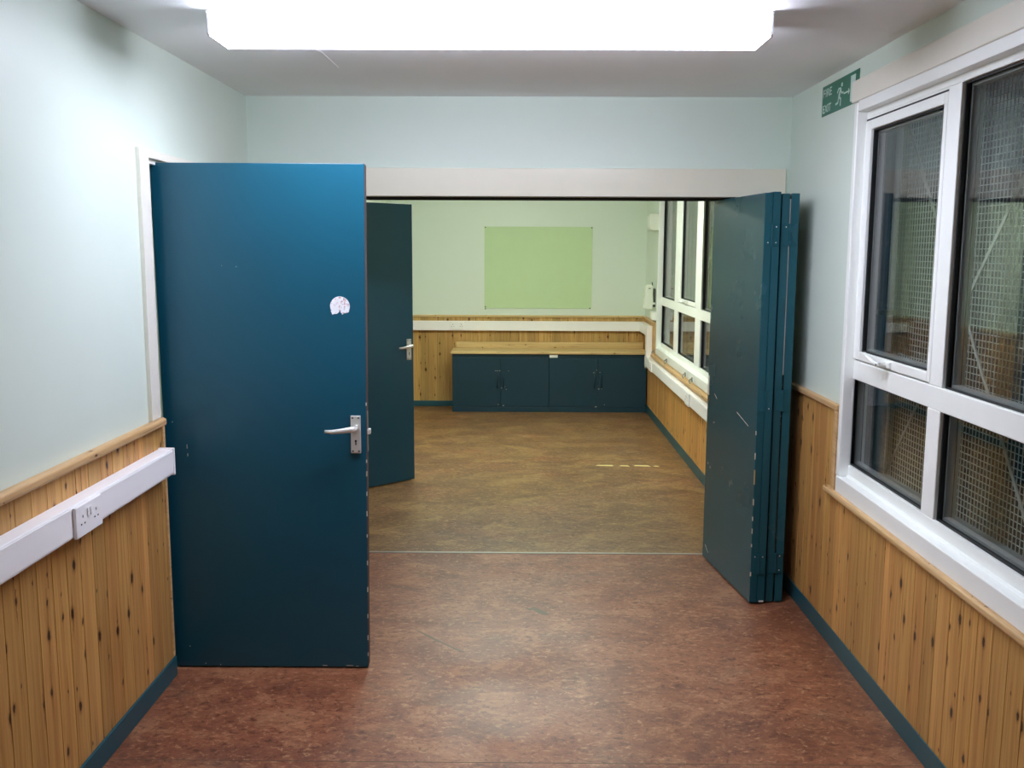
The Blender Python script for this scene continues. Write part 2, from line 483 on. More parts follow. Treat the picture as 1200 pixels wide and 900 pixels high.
trim('rounded pine rail capping the boarding on the left wall', 'dado rail', M['rail_y'], [(PL + .024, XL, YB, 3.520, ZD - .028, ZD)], .008, 3)
trim('short pine rail and edging on the boarding behind the folding door', 'dado rail', M['rail_y'],
     [(PR - .016, XR, 3.905, DH - .002, ZD - .026, ZD), (PR - .012, XR, 3.905, 3.944, .672, ZD - .026)], .006, 3)
trim('pine ledge strip under the near window board', 'ledge', M['rail_y'], [(1.309, XR, YB, 4.000, .648, .673)], .008, 3)
trim('pine ledge strip under the far window board', 'ledge', M['rail_y'], [(1.300, XR, DH2 + .01, 9.36, .630, .660)], .006, 3)
trim('pine rail and upright edging beside the far window', 'dado rail', M['rail_y'],
     [(PR - .014, XR, 9.232, YC - .03, ZDF - .024, ZDF), (PR - .012, XR, 9.232, 9.275, .662, ZDF - .024)], .004)
trim('thin pine rail capping the boarding on the far end wall', 'dado rail', M['rail_x'], [(XL, XR, YC - .030, YC, ZDF - .024, ZDF)], .004)
trim('pine rail on the left wall of the far room', 'dado rail', M['rail_y'], [(PL + .02, XL, D2[1] + .06, YC - .03, ZDF - .024, ZDF)], .004)
trim('narrow pine edging strip ending the left boarding beside the door', 'edging', M['rail_y'], [(PL + .004, XL, 3.530, 3.548, 0.08, ZD - .004)], .002)

ns = [0]


def skirting(side, x0, x1, y0, y1, label, h=.080):
    m = MB(); m.box(x0, x1, y0, y1, 0, h)
    return S(m.build('baseboard_' + side, M['skirt'], None, bevel=.004), label, 'skirting board')


skirting('left', PL, PL + .010, YB, 3.545, 'teal skirting board at the foot of the left boarding')
skirting('left', PL, PL + .010, D2[1] + .06, YC - .03, 'teal skirting board along the left wall of the far room')
skirting('right', PR - .006, PR, YB, DH2, 'teal skirting board below the near window')
skirting('right', PR - .006, PR, DH2, YC - .03, 'teal skirting board below the far window')
skirting('far', XL + .03, -.70, YC - .030, YC - .012, 'short teal skirting board left of the cupboards', .058)

# cream door frames on the left wall
for n_, (ya, yb), lab in ((0, D1, 'cream painted frame around the near side door'), (1, D2, 'cream painted frame around the far side door')):
    zb = ZD + .001 if n_ == 0 else ZDF
    bx = [(XL, XL + .016, ya - .125 if n_ == 0 else ya - .055, ya - .042 if n_ == 0 else ya, zb, DZ + .018),
          (XL, XL + .016, yb, yb + .055, 0, DZ + .018),
          (XL, XL + .0155, ya - .042 if n_ == 0 else ya, yb, DZ - .012, DZ + .018),
          (XL - .13, XL + .001, ya - .04 if n_ == 0 else ya, ya, 0, DZ), (XL - .13, XL + .001, yb - .03, yb, 0, DZ), (XL - .13, XL + .001, ya, yb, DZ - .03, DZ)]
    trim(lab, 'door frame', M['cream'], bx, .002)

# threshold bar, floor joints, tape, scuffs
b = MB(); b.box(-1.34, 1.325, 5.085, 5.108, 0, .003)
S(b.build('trim_threshold', M['strip'], None, bevel=.001), 'dull metal threshold bar across the lino joint', 'threshold strip')


# ------------------------------------------------------------------ windows
def ring(m, xa, xb, ya, yb, za, zb, w, wt=None, wb=None, wn=None):
    """rectangular frame of width w in the wall plane"""
    wt = w if wt is None else wt; wb = w if wb is None else wb
    m.box(xa, xb, ya, ya + w, za, zb); m.box(xa, xb, yb - w, yb, za, zb)
    m.box(xa, xb, ya + w, yb - w, za, za + wb); m.box(xa, xb, ya + w, yb - w, zb - wt, zb)


def casement_handle(par, y, z):
    m = MB(); xf = WR - .003
    m.box(xf - .010, xf, y - .032, y + .032, z - .012, z + .012)
    m.tube([(xf - .008, y, z), (xf - .034, y, z)], .009, 10)
    m.tube([(xf - .034, y - .008, z), (xf - .042, y + .03, z + .004), (xf - .046, y + .07, z + .016), (xf - .043, y + .125, z + .028)], [.010, .0095, .008, .006], 10, 1.0)
    m.build('handle', M['pvc'], par, smooth=False, bevel=.002)
    m = MB(); m.tube([(xf - .0445, y - .002, z), (xf - .046, y - .002, z)], .004, 8); m.build('lock_button', M['screw'], par)


WR = 1.368                                  # inner face of the plastic frame, set back behind the boards


def pane(par, y0, y1, z0, z1, xf):
    """black gasket, spacer bar and two sheets of glass in an opening whose frame face is at xf"""
    m = MB(); ring(m, xf + .012, xf + .018, y0 - .003, y1 + .003, z0 - .003, z1 + .003, .009)
    ring(m, xf + .018, xf + .062, y0 - .003, y1 + .003, z0 - .003, z1 + .003, .004)
    m.build('gasket', M['gasket'], par)
    m = MB(); ring(m, xf + .030, xf + .054, y0 + .003, y1 - .003, z0 + .003, z1 - .003, .010)
    m.build('spacer_bar', M['spacer'], par)
    m = MB(); m.box(xf + .024, xf + .028, y0, y1, z0, z1); m.box(xf + .056, xf + .060, y0, y1, z0, z1)
    m.build('glass_pane', M['glass'], par)


def window(n, yspan, cols, sash, label, handle_y):
    """cols: glass spans (near to far) of the fixed columns; sash: (index, outer0, glass0, glass1, outer1)"""
    w = S(root('window_%d' % n, (WR, (yspan[0] + yspan[1]) / 2, WZ0), None, None), label, 'window')
    xa, xb = WR, WR + .075
    ya, yb = yspan
    ZB, ZP, ZT0, ZT1, ZG, ZH = .735, .789, 1.151, 1.228, 2.187, 2.262
    m = MB()
    m.box(xa, xb, ya, cols[0][0], ZB, ZH); m.box(xa, xb, cols[-1][1], yb, ZB, ZH)
    m.box(xa, xb, cols[0][0], cols[-1][1], ZG, ZH); m.box(xa, xb, cols[0][0], cols[-1][1], ZB, ZP)
    m.box(xa, xb, cols[0][0], cols[-1][1], ZT0, ZT1)
    for c0, c1 in zip(cols, cols[1:]):
        m.box(xa, xb, c0[1], c1[0], ZP, ZT0); m.box(xa, xb, c0[1], c1[0], ZT1, ZG)
    m.build('frame', M['pvc'], w, bevel=.003)
    for i, (c0, c1) in enumerate(cols):
        pane(w, c0, c1, ZP, ZT0, xa)
        if i == sash[0]:
            _, o0, g0, g1, o1 = sash
            cz0, cz1, gz0, gz1 = ZT1 + .006, 2.174, 1.268, 2.137
            cm = MB(); x1_, x2_ = xa - .003, xa + .060
            cm.box(x1_, x2_, o0, g0, cz0, cz1); cm.box(x1_, x2_, g1, o1, cz0, cz1)
            cm.box(x1_, x2_, g0, g1, cz0, gz0); cm.box(x1_, x2_, g0, g1, gz1, cz1)
            c = cm.build('casement', M['pvc'], w, bevel=.003)
            g = MB(); g.box(xa - .001, xa + .001, o1, o1 + .010, cz0, cz1 + .006); g.box(xa - .001, xa + .001, o0, o1, cz1, cz1 + .006)
            g.build('seal', M['gasket'], c)
            m = MB(); m.box(xa + .001, xb, o1 - .002, c1, ZT1, ZG); m.box(xa + .001, xb, o0, c1, 2.172, ZG); m.build('frame', M['pvc'], w)
            pane(c, g0, g1, gz0, gz1, xa - .004)
            casement_handle(c, handle_y, ZT1 + .024)
        else:
            pane(w, c0, c1, ZT1, ZG, xa)
    # inner boards: face board and shallow sill, bead, side and head linings
    m = MB(); m.box(WF - .004, WR + .01, ya - .04, yb - .13 + .030, .672, .740)
    m.build('sill_board', M['pvc'], w, bevel=.004, seg=3)
    m = MB(); m.prism([(WR - .008, .740), (WR, .740), (WR, .750), (WR - .004, .748)], 'y', ya, yb - .09); m.build('sill_bead', M['pvc'], w)
    m = MB(); m.box(WF - .004, WR + .01, yb - .130, yb - .100 + .004, .740, WZ1 + .040)
    m.build('side_lining', M['pvc'], w, bevel=.006, seg=3)
    m = MB(); m.box(WF, WR + .01, ya - .04, yb - .130, WZ1 + .004, WZ1 + .046)
    m.build('head_lining', M['pvc'], w, bevel=.002)
    m = MB(); m.box(WF - .008, XR, ya - .06, yb - .066, WZ1 + .044, 2.335)
    m.build('head_board', M['cream'], w, bevel=.003)
    m = MB(); m.hexa([(xb, ya, .735), (1.60, ya, .69), (1.60, yb, .69), (xb, yb, .735),
                      (xb, ya, .762), (1.60, ya, .712), (1.60, yb, .712), (xb, yb, .762)])
    m.build('outer_sill', M['spacer'], w)
    return w


window(1, (1.165, 3.992), [(1.273, 2.065), (2.155, 3.052), (3.150, 3.893)], (2, 3.140, 3.166, 3.805, 3.885),
       'large white plastic window with one small opening light, nearest the camera', 3.50)
window(2, (6.02, 9.300), [(6.350, 7.180), (7.200 * 1.0278, 8.000 * 1.0278), (8.175 * 1.0278, 8.955 * 1.0278)], (1, 7.185 * 1.0278, 7.205 * 1.0278, 7.885 * 1.0278, 7.985 * 1.0278),
       'white plastic window of the far room, seen past the folding door', 7.76)


def guard(yspan, label):
    g = root('window_guard', (1.60, yspan[0], .62), label, 'window guard', 'wire mesh guards outside the windows')
    ya, yb, za, zb = yspan[0], yspan[1], .66, 2.272
    m = MB(); r = .0013; p = .0242
    y = ya
    while y <= yb: m.box(1.600 - r, 1.600 + r, y - r, y + r, za, zb); y += p
    z = za
    while z <= zb: m.box(1.6022 - r, 1.6022 + r, ya, yb, z - r, z + r); z += p
    m.build('wire_mesh', M['wire'], g)
    m = MB(); ring(m, 1.606, 1.626, ya, yb, za, zb, .025); m.build('rim', M['brace'], g)
    L = yb - ya; nb = max(1, round(L / 1.32))
    for i in range(nb):
        q0 = ya + L * i / nb; q1 = ya + L * (i + 1) / nb
        for (a0, b0), (a1, b1) in (((q0, za), (q1, zb)), ((q0, zb), (q1, za))):
            d = Vector((0, a1 - a0, b1 - b0)).normalized(); nn = Vector((0, -d.z, d.y)) * .0075
            A = Vector((1.594, a0, b0)); B = Vector((1.594, a1, b1)); t = Vector((.004, 0, 0))
            mm = MB(); mm.hexa([A - nn, B - nn, B - nn + t, A - nn + t, A + nn, B + nn, B + nn + t, A + nn + t])
            mm.build('brace', M['brace'], g)
    # wall brackets
    for yy in (ya + .01, yb - .03):
        mm = MB(); mm.box(XR + .128, 1.606, yy, yy + .02, 1.4, 1.42); mm.build('bracket', M['brace'], g)
    return g


guard((.133, 4.093), 'galvanised wire mesh guard outside the nearest window')
guard((5.90, 9.86), 'galvanised wire mesh guard outside the far window')
b = MB(); b.box(XR + .13, 9, YB - 2, YC + 2, -.35, -.30)
S(b.build('ground_outside', M['ground']), 'dark ground outside the windows', 'ground')


# ------------------------------------------------------------------ door furniture
def lever_handle(par, cx, zc, yf, s=-1, tilt=0.0):
    """plate handle on a face at y = yf looking towards -y (s=-1); lever points to -x. Local coords of the door."""
    m = MB(); m.box(cx - .0195, cx + .0195, yf + s * .008, yf, zc - .074, zc + .074)
    pl = m.build('handle_plate', M['alu'], par, bevel=.0025)
    z = zc + .025
    m = MB()
    m.tube([(cx, yf + s * .006, z), (cx, yf + s * .030, z), (cx, yf + s * .040, z)], [.0125, .0105, .0105], 14)
    m.tube([(cx + .007, yf + s * .040, z + .002), (cx - .012, yf + s * .046, z + .001), (cx - .05, yf + s * .050, z - .004), (cx - .085, yf + s * .048, z - .008), (cx - .112, yf + s * .044, z - .007)],
           [.0110, .0115, .0095, .0085, .0070], 14, .8)
    m.build('lever', M['alu'], pl, smooth=True)
    for dx in (-.0115, .0115):
        for dz in (-.065, .065):
            m = MB(); m.tube([(cx + dx, yf + s * .0075, zc + dz), (cx + dx, yf + s * .0092, zc + dz)], .0034, 10); m.build('screw', M['screw'], pl)
    zz = zc - .031
    m = MB(); m.tube([(cx, yf + s * .0075, zz + .006), (cx, yf + s * .0086, zz + .006)], .0042, 12); m.box(cx - .0022, cx + .0022, yf + s * .0086, yf + s * .0075, zz - .010, zz + .004)
    m.build('keyhole', M['hole'], pl)


# door 1: near side door, opened square into the room
Y1 = 3.612
d1 = S(root('door_1', (-1.372, Y1, 0), None, None, local=True), 'teal painted flush door with a torn round sticker, standing wide open at the left', 'door')
Wd, T = .782, .044
# local frame: x from hinge, y from front face
m = MB(); xb_, xt_ = .773, .791
m.hexa([(0, 0, .006), (xb_, 0, .006), (xb_, T, .006), (0, T, .006), (-.010, 0, 1.985), (xt_, 0, 1.983), (xt_, T, 1.983), (-.010, T, 1.985)])
leaf = m.build('leaf', M['teal'], d1, bevel=.0018)
m = MB()
m.hexa([(xb_ - .0005, .003, .010), (xb_ + .0012, .003, .010), (xb_ + .0012, T - .003, .010), (xb_ - .0005, T - .003, .010),
        (xt_ - .0005, .003, 1.978), (xt_ + .0012, .003, 1.978), (xt_ + .0012, T - .003, 1.978), (xt_ - .0005, T - .003, 1.978)])
tag(m.build('bare_edge', M['edge'], d1), 'unpainted dark edge of the door')
lever_handle(d1, .742, .957, 0.0)
m = MB(); xe = .7825; m.box(xe - .001, xe + .0025, .010, .034, .885, 1.045); lp = m.build('latch_plate', M['steel'], d1, bevel=.001)
m = MB(); m.prism([(.010, .955), (.034, .955), (.034, .975), (.010, .975)], 'x', xe, xe + .013); m.build('latch_bolt', M['alu'], d1, bevel=.002)
# torn sticker
m = MB(); cx, cz, R = .690, 1.452, .0375
pts = []
for i in range(41):
    a = math.radians(-20 + 220 * i / 40); pts.append((cx + R * math.cos(a), cz + R * math.sin(a)))
pts += [(cx - .031, cz - .014), (cx - .036, cz - .017), (cx - .029, cz - .032), (cx - .024, cz - .029), (cx - .012, cz - .029), (cx - .004, cz - .022), (cx - .001, cz - .012),
        (cx + .003, cz - .024), (cx + .008, cz - .032), (cx + .015, cz - .026), (cx + .024, cz - .026), (cx + .033, cz - .022)]
m.prism(pts, 'y', -.0006, .0002)
tag(m.build('sticker', M['sticker'], d1), 'torn round white and pink sticker')
for cxx, czz, w_, h_ in ((.0305, 1.002, .004, .005), (.083, .905, .0022, .020), (.0845, .872, .0026, .014), (.30, 1.60, .003, .003), (.245, 1.604, .002, .002), (.60, .012, .02, .003), (.70, .0125, .03, .003), (.12, .018, .003, .004), (.06, .09, .004, .004), (.18, .013, .004, .003), (.73, .010, .012, .003)):
    m = MB(); m.prism([(cxx - w_ / 2, czz - h_ / 2), (cxx + w_ / 2, czz - h_ * .3), (cxx + w_ * .35, czz + h_ / 2), (cxx - w_ * .45, czz + h_ * .4)], 'y', -.0005, .0003)
    m.build('paint_chip', M['chip'], leaf)
for z_, h_ in ((1.075, .012), (.85, .012), (.80, .02), (.72, .016), (.64, .02), (.55, .012), (.44, .018), (.33, .02), (.22, .016), (.13, .02), (.06, .014)):
    xx = xb_ + (xt_ - xb_) * z_ / 1.985
    m = MB(); m.box(xx - .0018, xx + .0016, -.0004, .006, z_ - h_ / 2, z_ + h_ / 2); m.build('edge_chip', M['chip'], leaf)
for z_ in (.22, 1.0, 1.78):
    m = MB(); m.tube([(-.004, .05, z_ - .045), (-.004, .05, z_ + .045)], .006, 10); m.build('hinge', M['steel'], d1)

# door 2: far side door, opened 43 degrees into the far room
ang = math.atan2(6.789 - 6.262, -.760 + 1.325)
d2 = S(root('door_2', (-1.325, 6.262, 0), None, None, rotz=ang, local=True), 'teal flush door standing half open beyond the opening, behind the near door', 'door')
L2 = math.hypot(.565, .527)
m = MB(); m.box(0, L2, 0, .044, .008, 1.986)
m.build('leaf', M['teal'], d2, bevel=.002)
lever_handle(d2, L2 - .042, .962, 0.0)
m = MB(); m.box(L2 - .001, L2 + .002, .010, .034, .885, 1.045); m.build('latch_plate', M['steel'], d2, bevel=.001)
for z_ in (.22, 1.0, 1.78):
    m = MB(); m.tube([(-.002, .05, z_ - .045), (-.002, .05, z_ + .045)], .006, 10); m.build('hinge', M['steel'], d2)

# door 3: four-leaf folding door pushed back to the right
d3 = S(root('door_3', (1.19, 4.75, 0), None, None), 'teal four-leaf folding door stacked open at the right of the opening', 'folding door')
TP = .0355
near = [(1.1195, 4.343), (1.1565, 4.344), (1.2005, 4.360), (1.2445, 4.362)]
far = [(1.0315, 5.050), (1.096, 5.055), (1.150, 5.060), (1.262, 5.062)]
tops = [1.926, 1.931, 1.924, 1.925]
for i, (n_, f_) in enumerate(zip(near, far)):
    d = (Vector((*f_, 0)) - Vector((*n_, 0))).normalized(); q = Vector((d.y, -d.x, 0)) * TP / 2
    A, B = Vector((*n_, 0)), Vector((*f_, 0))
    z0, z1 = Vector((0, 0, .008)), Vector((0, 0, tops[i]))
    m = MB(); m.hexa([A - q + z0, A + q + z0, B + q + z0, B - q + z0, A - q + z1, A + q + z1, B + q + z1, B - q + z1])
    lf = m.build('leaf', M['teal2'], d3, bevel=.002)
    if i == 0:
        # long scratches and chipped near edge, metal plate on the far edge
        e = A - q
        for z_, h_, w_ in ((.62, .07, .0035), (.72, .03, .002), (.50, .03, .0025), (.42, .02, .002), (.36, .025, .002), (.29, .015, .002), (.15, .02, .003), (.83, .02, .0015)):
            mm = MB(); c_ = e + Vector((.0003, .0005, z_)); mm.box(c_.x - .0012, c_.x + w_, c_.y - .0009, c_.y + .004, z_ - h_ / 2, z_ + h_ / 2)
            mm.build('edge_chip', M['chipwood'] if z_ == .62 else M['chip'], lf)
        for s_, z_a, t_, z_b in ((.10, .845, .26, .885), (.56, .905, .60, .925), (.62, .055, .67, .085)):
            P0 = e + d * s_ - q.normalized() * .0006 + Vector((0, 0, z_a)); P1 = e + d * t_ - q.normalized() * .0006 + Vector((0, 0, z_b))
            mm = MB(); mm.tube([P0, P1], .0010, 6); mm.build('scratch', M['chip'], lf)
        F_ = B - q
        mm = MB(); nrm = -q.normalized()
        p0 = F_ - d * .024 + nrm * .001; p1 = F_ - d * .002 + nrm * .001
        mm.hexa([p0 + Vector((0, 0, .905)), p1 + Vector((0, 0, .905)), p1 - nrm * .002 + Vector((0, 0, .905)), p0 - nrm * .002 + Vector((0, 0, .905)),
                 p0 + Vector((0, 0, 1.01)), p1 + Vector((0, 0, 1.01)), p1 - nrm * .002 + Vector((0, 0, 1.01)), p0 - nrm * .002 + Vector((0, 0, 1.01))])
        mm.build('bolt_plate', M['alu'], lf)
for (xa, xb_, yy) in ((1.106, 1.171, 4.3435), (1.188, 1.258, 4.3605)):
    for z_ in (.20, .98, 1.74):
        mm = MB(); mm.box(xa, xb_, yy - .0025, yy + .002, z_ - .05, z_ + .05)
        mm.tube([((xa + xb_) / 2, yy - .004, z_ - .05), ((xa + xb_) / 2, yy - .004, z_ + .05)], .005, 8)
        h_ = mm.build('hinge', M['teal2'], d3, bevel=.001)
        for dx in (-.018, .018):
            for dz in (-.035, .035):
                q_ = MB(); q_.tube([((xa + xb_) / 2 + dx, yy - .0022, z_ + dz), ((xa + xb_) / 2 + dx, yy - .0038, z_ + dz)], .0028, 8); q_.build('screw', M['alu'] if random.random() < .25 else M['teal2'], h_)
m = MB(); m.box(1.146, 1.168, 4.3405, 4.3445, .012, .020); m.build('foot_bolt', M['alu'], d3)
# light painted packing strip between the third and fourth leaf
m = MB(); m.box(1.2200, 1.2245, 4.366, 4.380, 1.10, 1.90); m.build('packing_strip', M['spacer'], d3)


# ------------------------------------------------------------------ ceiling lights
def ceiling_light(y0, y1, x0, x1, mat, label):
    r = root('ceiling_light', ((x0 + x1) / 2, (y0 + y1) / 2, H), label, 'ceiling light', 'long fluorescent ceiling lights')
    m = MB(); m.box(x0 - .004, x1 + .004, y0 + .006, y1 - .006, H - .010, H); m.build('base_tray', M['tray'], r, bevel=.002)
    z0, z1 = H - .079, H - .010
    m = MB(); m.prism([(y0 + .004, z1), (y0, z0 + .006), (y0 + .006, z0), (y1 - .006, z0), (y1, z0 + .006), (y1 - .004, z1)], 'x', x0 + .007, x1 - .007)
    tag(m.build('diffuser', mat, r), 'glowing white plastic diffuser')
    for xx in (x0, x1 - .007):
        m = MB(); m.prism([(y0 + .003, z1), (y0 - .002, z0 + .006), (y0 + .005, z0 - .002), (y1 - .005, z0 - .002), (y1 + .002, z0 + .006), (y1 - .003, z1)], 'x', xx, xx + .007)
        m.build('end_cap', M['tray'], r)
    return r


ceiling_light(3.140, 3.355, -.998, .800, M['lamp_near'], 'long white fluorescent ceiling light glowing above the nearer room')
ceiling_light(7.45, 7.665, -.998, .800, M['lamp_far'], 'long fluorescent ceiling light of the far room, hidden above the opening')


# ------------------------------------------------------------------ trunking and sockets
t = root('cable_trunking', (XL, 1, .88), 'white plastic cable trunking along the left pine boarding', 'cable trunking')
m = MB(); m.box(PL, -1.297, YB, 3.478, .827, .923); m.build('channel', M['pvc_trunk'], t, bevel=.003)
m = MB(); m.box(-1.297, -1.2945, YB, 3.476, .834, .917); m.build('lid', M['pvc_trunk'], t, bevel=.001)
m = MB(); m.box(PL, -1.2925, 3.478, 3.492, .823, .926); m.build('end_cap', M['pvc_trunk'], t, bevel=.002)


def socket(c, along, nrm, label, w=.150, h=.086, parts=True, group='double wall sockets in the trunking'):
    """double switched socket; along = direction to the viewer's right, nrm = outwards"""
    c, along, nrm = Vector(c), Vector(along), Vector(nrm); up = Vector((0, 0, 1))
    r = root('power_socket', tuple(c), label, 'power socket', group)
    def bx(a0, a1, u0, u1, n0, n1, name, mat, par, bev=0):
        q = MB(); P = lambda a, u, n: c + along * a + up * u + nrm * n
        q.hexa([P(a0, u0, n0), P(a1, u0, n0), P(a1, u0, n1), P(a0, u0, n1), P(a0, u1, n0), P(a1, u1, n0), P(a1, u1, n1), P(a0, u1, n1)])
        return q.build(name, mat, par, bevel=bev)
    fp = bx(-w / 2, w / 2, -h / 2, h / 2, 0, .011, 'faceplate', M['pvc_trunk'], r, .0025)
    for sx in (-1, 1):
        bx(sx * .010 - .0065, sx * .010 + .0065, .006, .030, .011, .0145, 'switch', M['pvc_trunk'], r, .001)
        ox = sx * .044
        for a, u, ww, hh in ((0, .012, .0045, .008), (-.011, -.010, .007, .0045), (.011, -.010, .007, .0045)):
            bx(ox + a - ww / 2, ox + a + ww / 2, u - hh / 2, u + hh / 2, .0105, .0114, 'pin_hole', M['hole'] if parts else M['spacer'], fp)
    return r


socket((-1.2945, 2.752, .871), (0, 1, 0), (1, 0, 0), 'double white socket on the left trunking, the nearest socket', .172, .094)

t = root('cable_trunking', (0, YC, .87), 'white plastic cable trunking straight across the far end wall', 'cable trunking')
yf = YC - .012
m = MB(); m.box(XL + .02, 1.333, yf - .052, yf, .822, .922); m.build('channel', M['pvc_trunk'], t, bevel=.003)
t = root('cable_trunking', (PR, 9.5, .6), 'white plastic cable trunking stepping down the corner and running under the far window', 'cable trunking')
m = MB(); m.box(1.279, PR, 9.60, yf - .053, .822, .922)
m.build('channel', M['pvc_trunk'], t, bevel=.003)
m = MB(); m.box(1.279, PR, 9.50, 9.60, .608, .922); tag(m.build('drop_channel', M['pvc_trunk'], t, bevel=.003), 'upright length of trunking in the corner')
m = MB(); m.box(1.277, PR, DH2 + .05, 9.62, .515, .612); m.build('channel', M['pvc_trunk'], t, bevel=.003)
m = MB(); m.prism([(9.50, .515), (9.61, .515), (9.61, .50), (9.56, .49)], 'x', 1.278, PR); m.build('corner_piece', M['pvc_trunk'], t)
m = MB(); m.box(1.2745, 1.277, DH2 + .05, 8.85, .522, .605); m.build('lid', M['pvc_trunk'], t, bevel=.001)
socket((-.660, yf - .0525, .874), (1, 0, 0), (0, -1, 0), 'double white socket on the far end wall, above the left end of the cupboards', .146, .080)
socket((1.2745, 9.10, .564), (0, -1, 0), (-1, 0, 0), 'double white socket under the far window, in the corner by the cupboards', .17, .092)
socket((1.2745, 7.08, .564), (0, -1, 0), (-1, 0, 0), 'double white socket under the far window, just past the folding door', .17, .098)

# ------------------------------------------------------------------ cupboards
CY = 9.762; x0c, x1c = -.692, 1.322; mid = .312
for i, (xa, xb_, lab) in enumerate(((x0c, mid, 'dark teal two-door cupboard, the left one under the pine top'), (mid, x1c, 'dark teal two-door cupboard, the right one under the pine top'))):
    r = root('cupboard', ((xa + xb_) / 2, 9.94, 0), lab, 'cupboard', 'low teal cupboards on the far wall')
    m = MB(); m.box(xa + .001, xb_ - .001, CY + .019, YC - .034, .0, .606); m.build('carcass', M['cab'], r)
    m = MB(); m.box(xa + .001, xb_ - .001, CY + .004, CY + .019, .0, .052); m.build('plinth', M['cab'], r, bevel=.002)
    m = MB(); m.box(xa + .001, xb_ - .001, CY + .002, CY + .019, .570, .606); m.build('top_rail', M['cab'], r, bevel=.002)
    mm_ = (xa + xb_) / 2
    for s_, (da, db) in enumerate(((xa + .002, mm_ - .0015), (mm_ + .0015, xb_ - .002))):
        m = MB(); m.box(da, db, CY, CY + .018, .056, .566); dr = m.build('door', M['cab'], r, bevel=.002)
        hx = (db - .032) if s_ == 0 else (da + .032)
        m = MB(); m.tube([(hx, CY, .425), (hx, CY - .022, .418), (hx, CY - .026, .34), (hx, CY - .022, .262), (hx, CY, .255)], .006, 8)
        m.build('handle', M['cab'], dr, smooth=True)
        for q in range(5):
            cx_ = hx + random.uniform(-.03, .05); cz_ = random.choice((.43, .25, .26, .07)) + random.uniform(-.015, .015); s2 = random.uniform(.004, .009)
            mm = MB(); mm.prism([(cx_ - s2, cz_ - s2 * .5), (cx_ + s2 * .8, cz_ - s2 * .3), (cx_ + s2 * .5, cz_ + s2 * .5), (cx_ - s2 * .7, cz_ + s2 * .3)], 'y', CY - .0006, CY + .0004)
            mm.build('paint_chip', M['chip'], dr)
    if i == 0:
        pass
    else:
        m = MB(); m.box(.275 + .04, .400, CY - .003, CY + .0025, .572, .602); tag(m.build('name_plate', M['pvc'], r, bevel=.001), 'blank white label plate')
r = root('worktop', (.31, 9.94, .608), 'varnished pine top with low upstand across both cupboards', 'worktop')
m = MB(); m.box(x0c - .012, 1.326, CY - .022, YC - .034, .608, .636); m.build('top_board', M['rail_x'], r, bevel=.004)
m = MB(); m.box(x0c + .02, 1.326, YC - .056, YC - .034, .636, .700); m.build('upstand', M['rail_x'], r, bevel=.003)

# ------------------------------------------------------------------ things on the far wall
r = root('mounted_board', (.20, YC, 1.48), 'plain pale green rectangular backing board pinned on the far end wall', 'notice board')
m = MB(); m.box(-.371, .769, YC - .006, YC - .0005, 1.056, 1.916); m.build('board', M['green_sheet'], r, bevel=.002)
for px_, pz_ in ((-.362, 1.908), (.762, 1.908), (-.362, 1.072), (-.362, 1.050), (.752, 1.060)):
    m = MB(); m.tube([(px_, YC - .006, pz_), (px_, YC - .010, pz_)], .007, 8); m.build('pin', M['dark_plastic'], r)
for px_, pz_, s_ in ((-.965, 1.20, .010), (-.90, 1.29, .008), (-.86, 1.195, .009), (-.935, 1.225, .006), (-.955, 1.15, .008)):
    pass


def rounded(m, x0, x1, y0, y1, z0, z1, r, axis='y', n=5):
    pts = []
    a0, a1, b0, b1 = (x0, x1, z0, z1) if axis == 'y' else (y0, y1, z0, z1)
    for cx_, cy_, st in ((a1 - r, b1 - r, 0), (a0 + r, b1 - r, 90), (a0 + r, b0 + r, 180), (a1 - r, b0 + r, 270)):
        for i in range(n + 1):
            a = math.radians(st + 90 * i / n); pts.append((cx_ + r * math.cos(a), cy_ + r * math.sin(a)))
    m.prism(pts, axis, *((y0, y1) if axis == 'y' else (x0, x1)))


r = root('wall_heater_box', (1.30, 9.36, 1.95), 'rounded ivory box high on the right wall beside the far window', 'wall box')
m = MB(); rounded(m, 1.252, XR + .012, 9.26, 9.46, 1.862, 2.024, .03); m.build('housing', M['box_white'], r, bevel=.006)
m = MB(); rounded(m, 1.262, XR, 9.462, 9.476, 1.870, 2.016, .02); m.build('back_plate', M['dark_plastic'], r)

r = root('soap_dispenser', (1.30, 9.46, 1.20), 'white tapered dispenser on the right wall left of the far window, above the rail', 'dispenser')
m = MB()
m.prism([(1.232, 1.098), (1.312, 1.098), (1.322, 1.16), (1.316, 1.25), (1.318, 1.322), (1.300, 1.338), (1.262, 1.336), (1.250, 1.325)], 'y', 9.39, 9.50)
m.build('cover', M['box_white'], r, bevel=.010, seg=3)
m = MB(); m.box(1.312, XR, 9.40, 9.50, 1.12, 1.30); m.build('back_plate', M['dark_plastic'], r, bevel=.003)
m = MB(); m.box(1.308, XR - .006, 9.375, 9.392, 1.145, 1.165); m.build('lever', M['box_white'], r, bevel=.003)
m = MB(); m.box(1.272, 1.292, 9.386, 9.391, 1.298, 1.306); m.build('window_slot', M['dark_plastic'], r)
m = MB(); m.tube([(1.318, 9.45, 1.30), (1.316, 9.45, 1.355), (1.310, 9.45, 1.362)], .005, 8); m.build('hook', M['dark_plastic'], r)
r = root('junction_box', (1.31, 9.33, 1.04), 'small white box under the dispenser, at the corner of the far window', 'box')
m = MB(); m.box(1.295, XR, 9.24, 9.42, 1.00, 1.080); m.build('box_body', M['pvc'], r, bevel=.003)
m = MB(); m.box(1.2935, 1.295, 9.25, 9.41, 1.01, 1.07); m.build('box_lid', M['pvc'], r, bevel=.001)

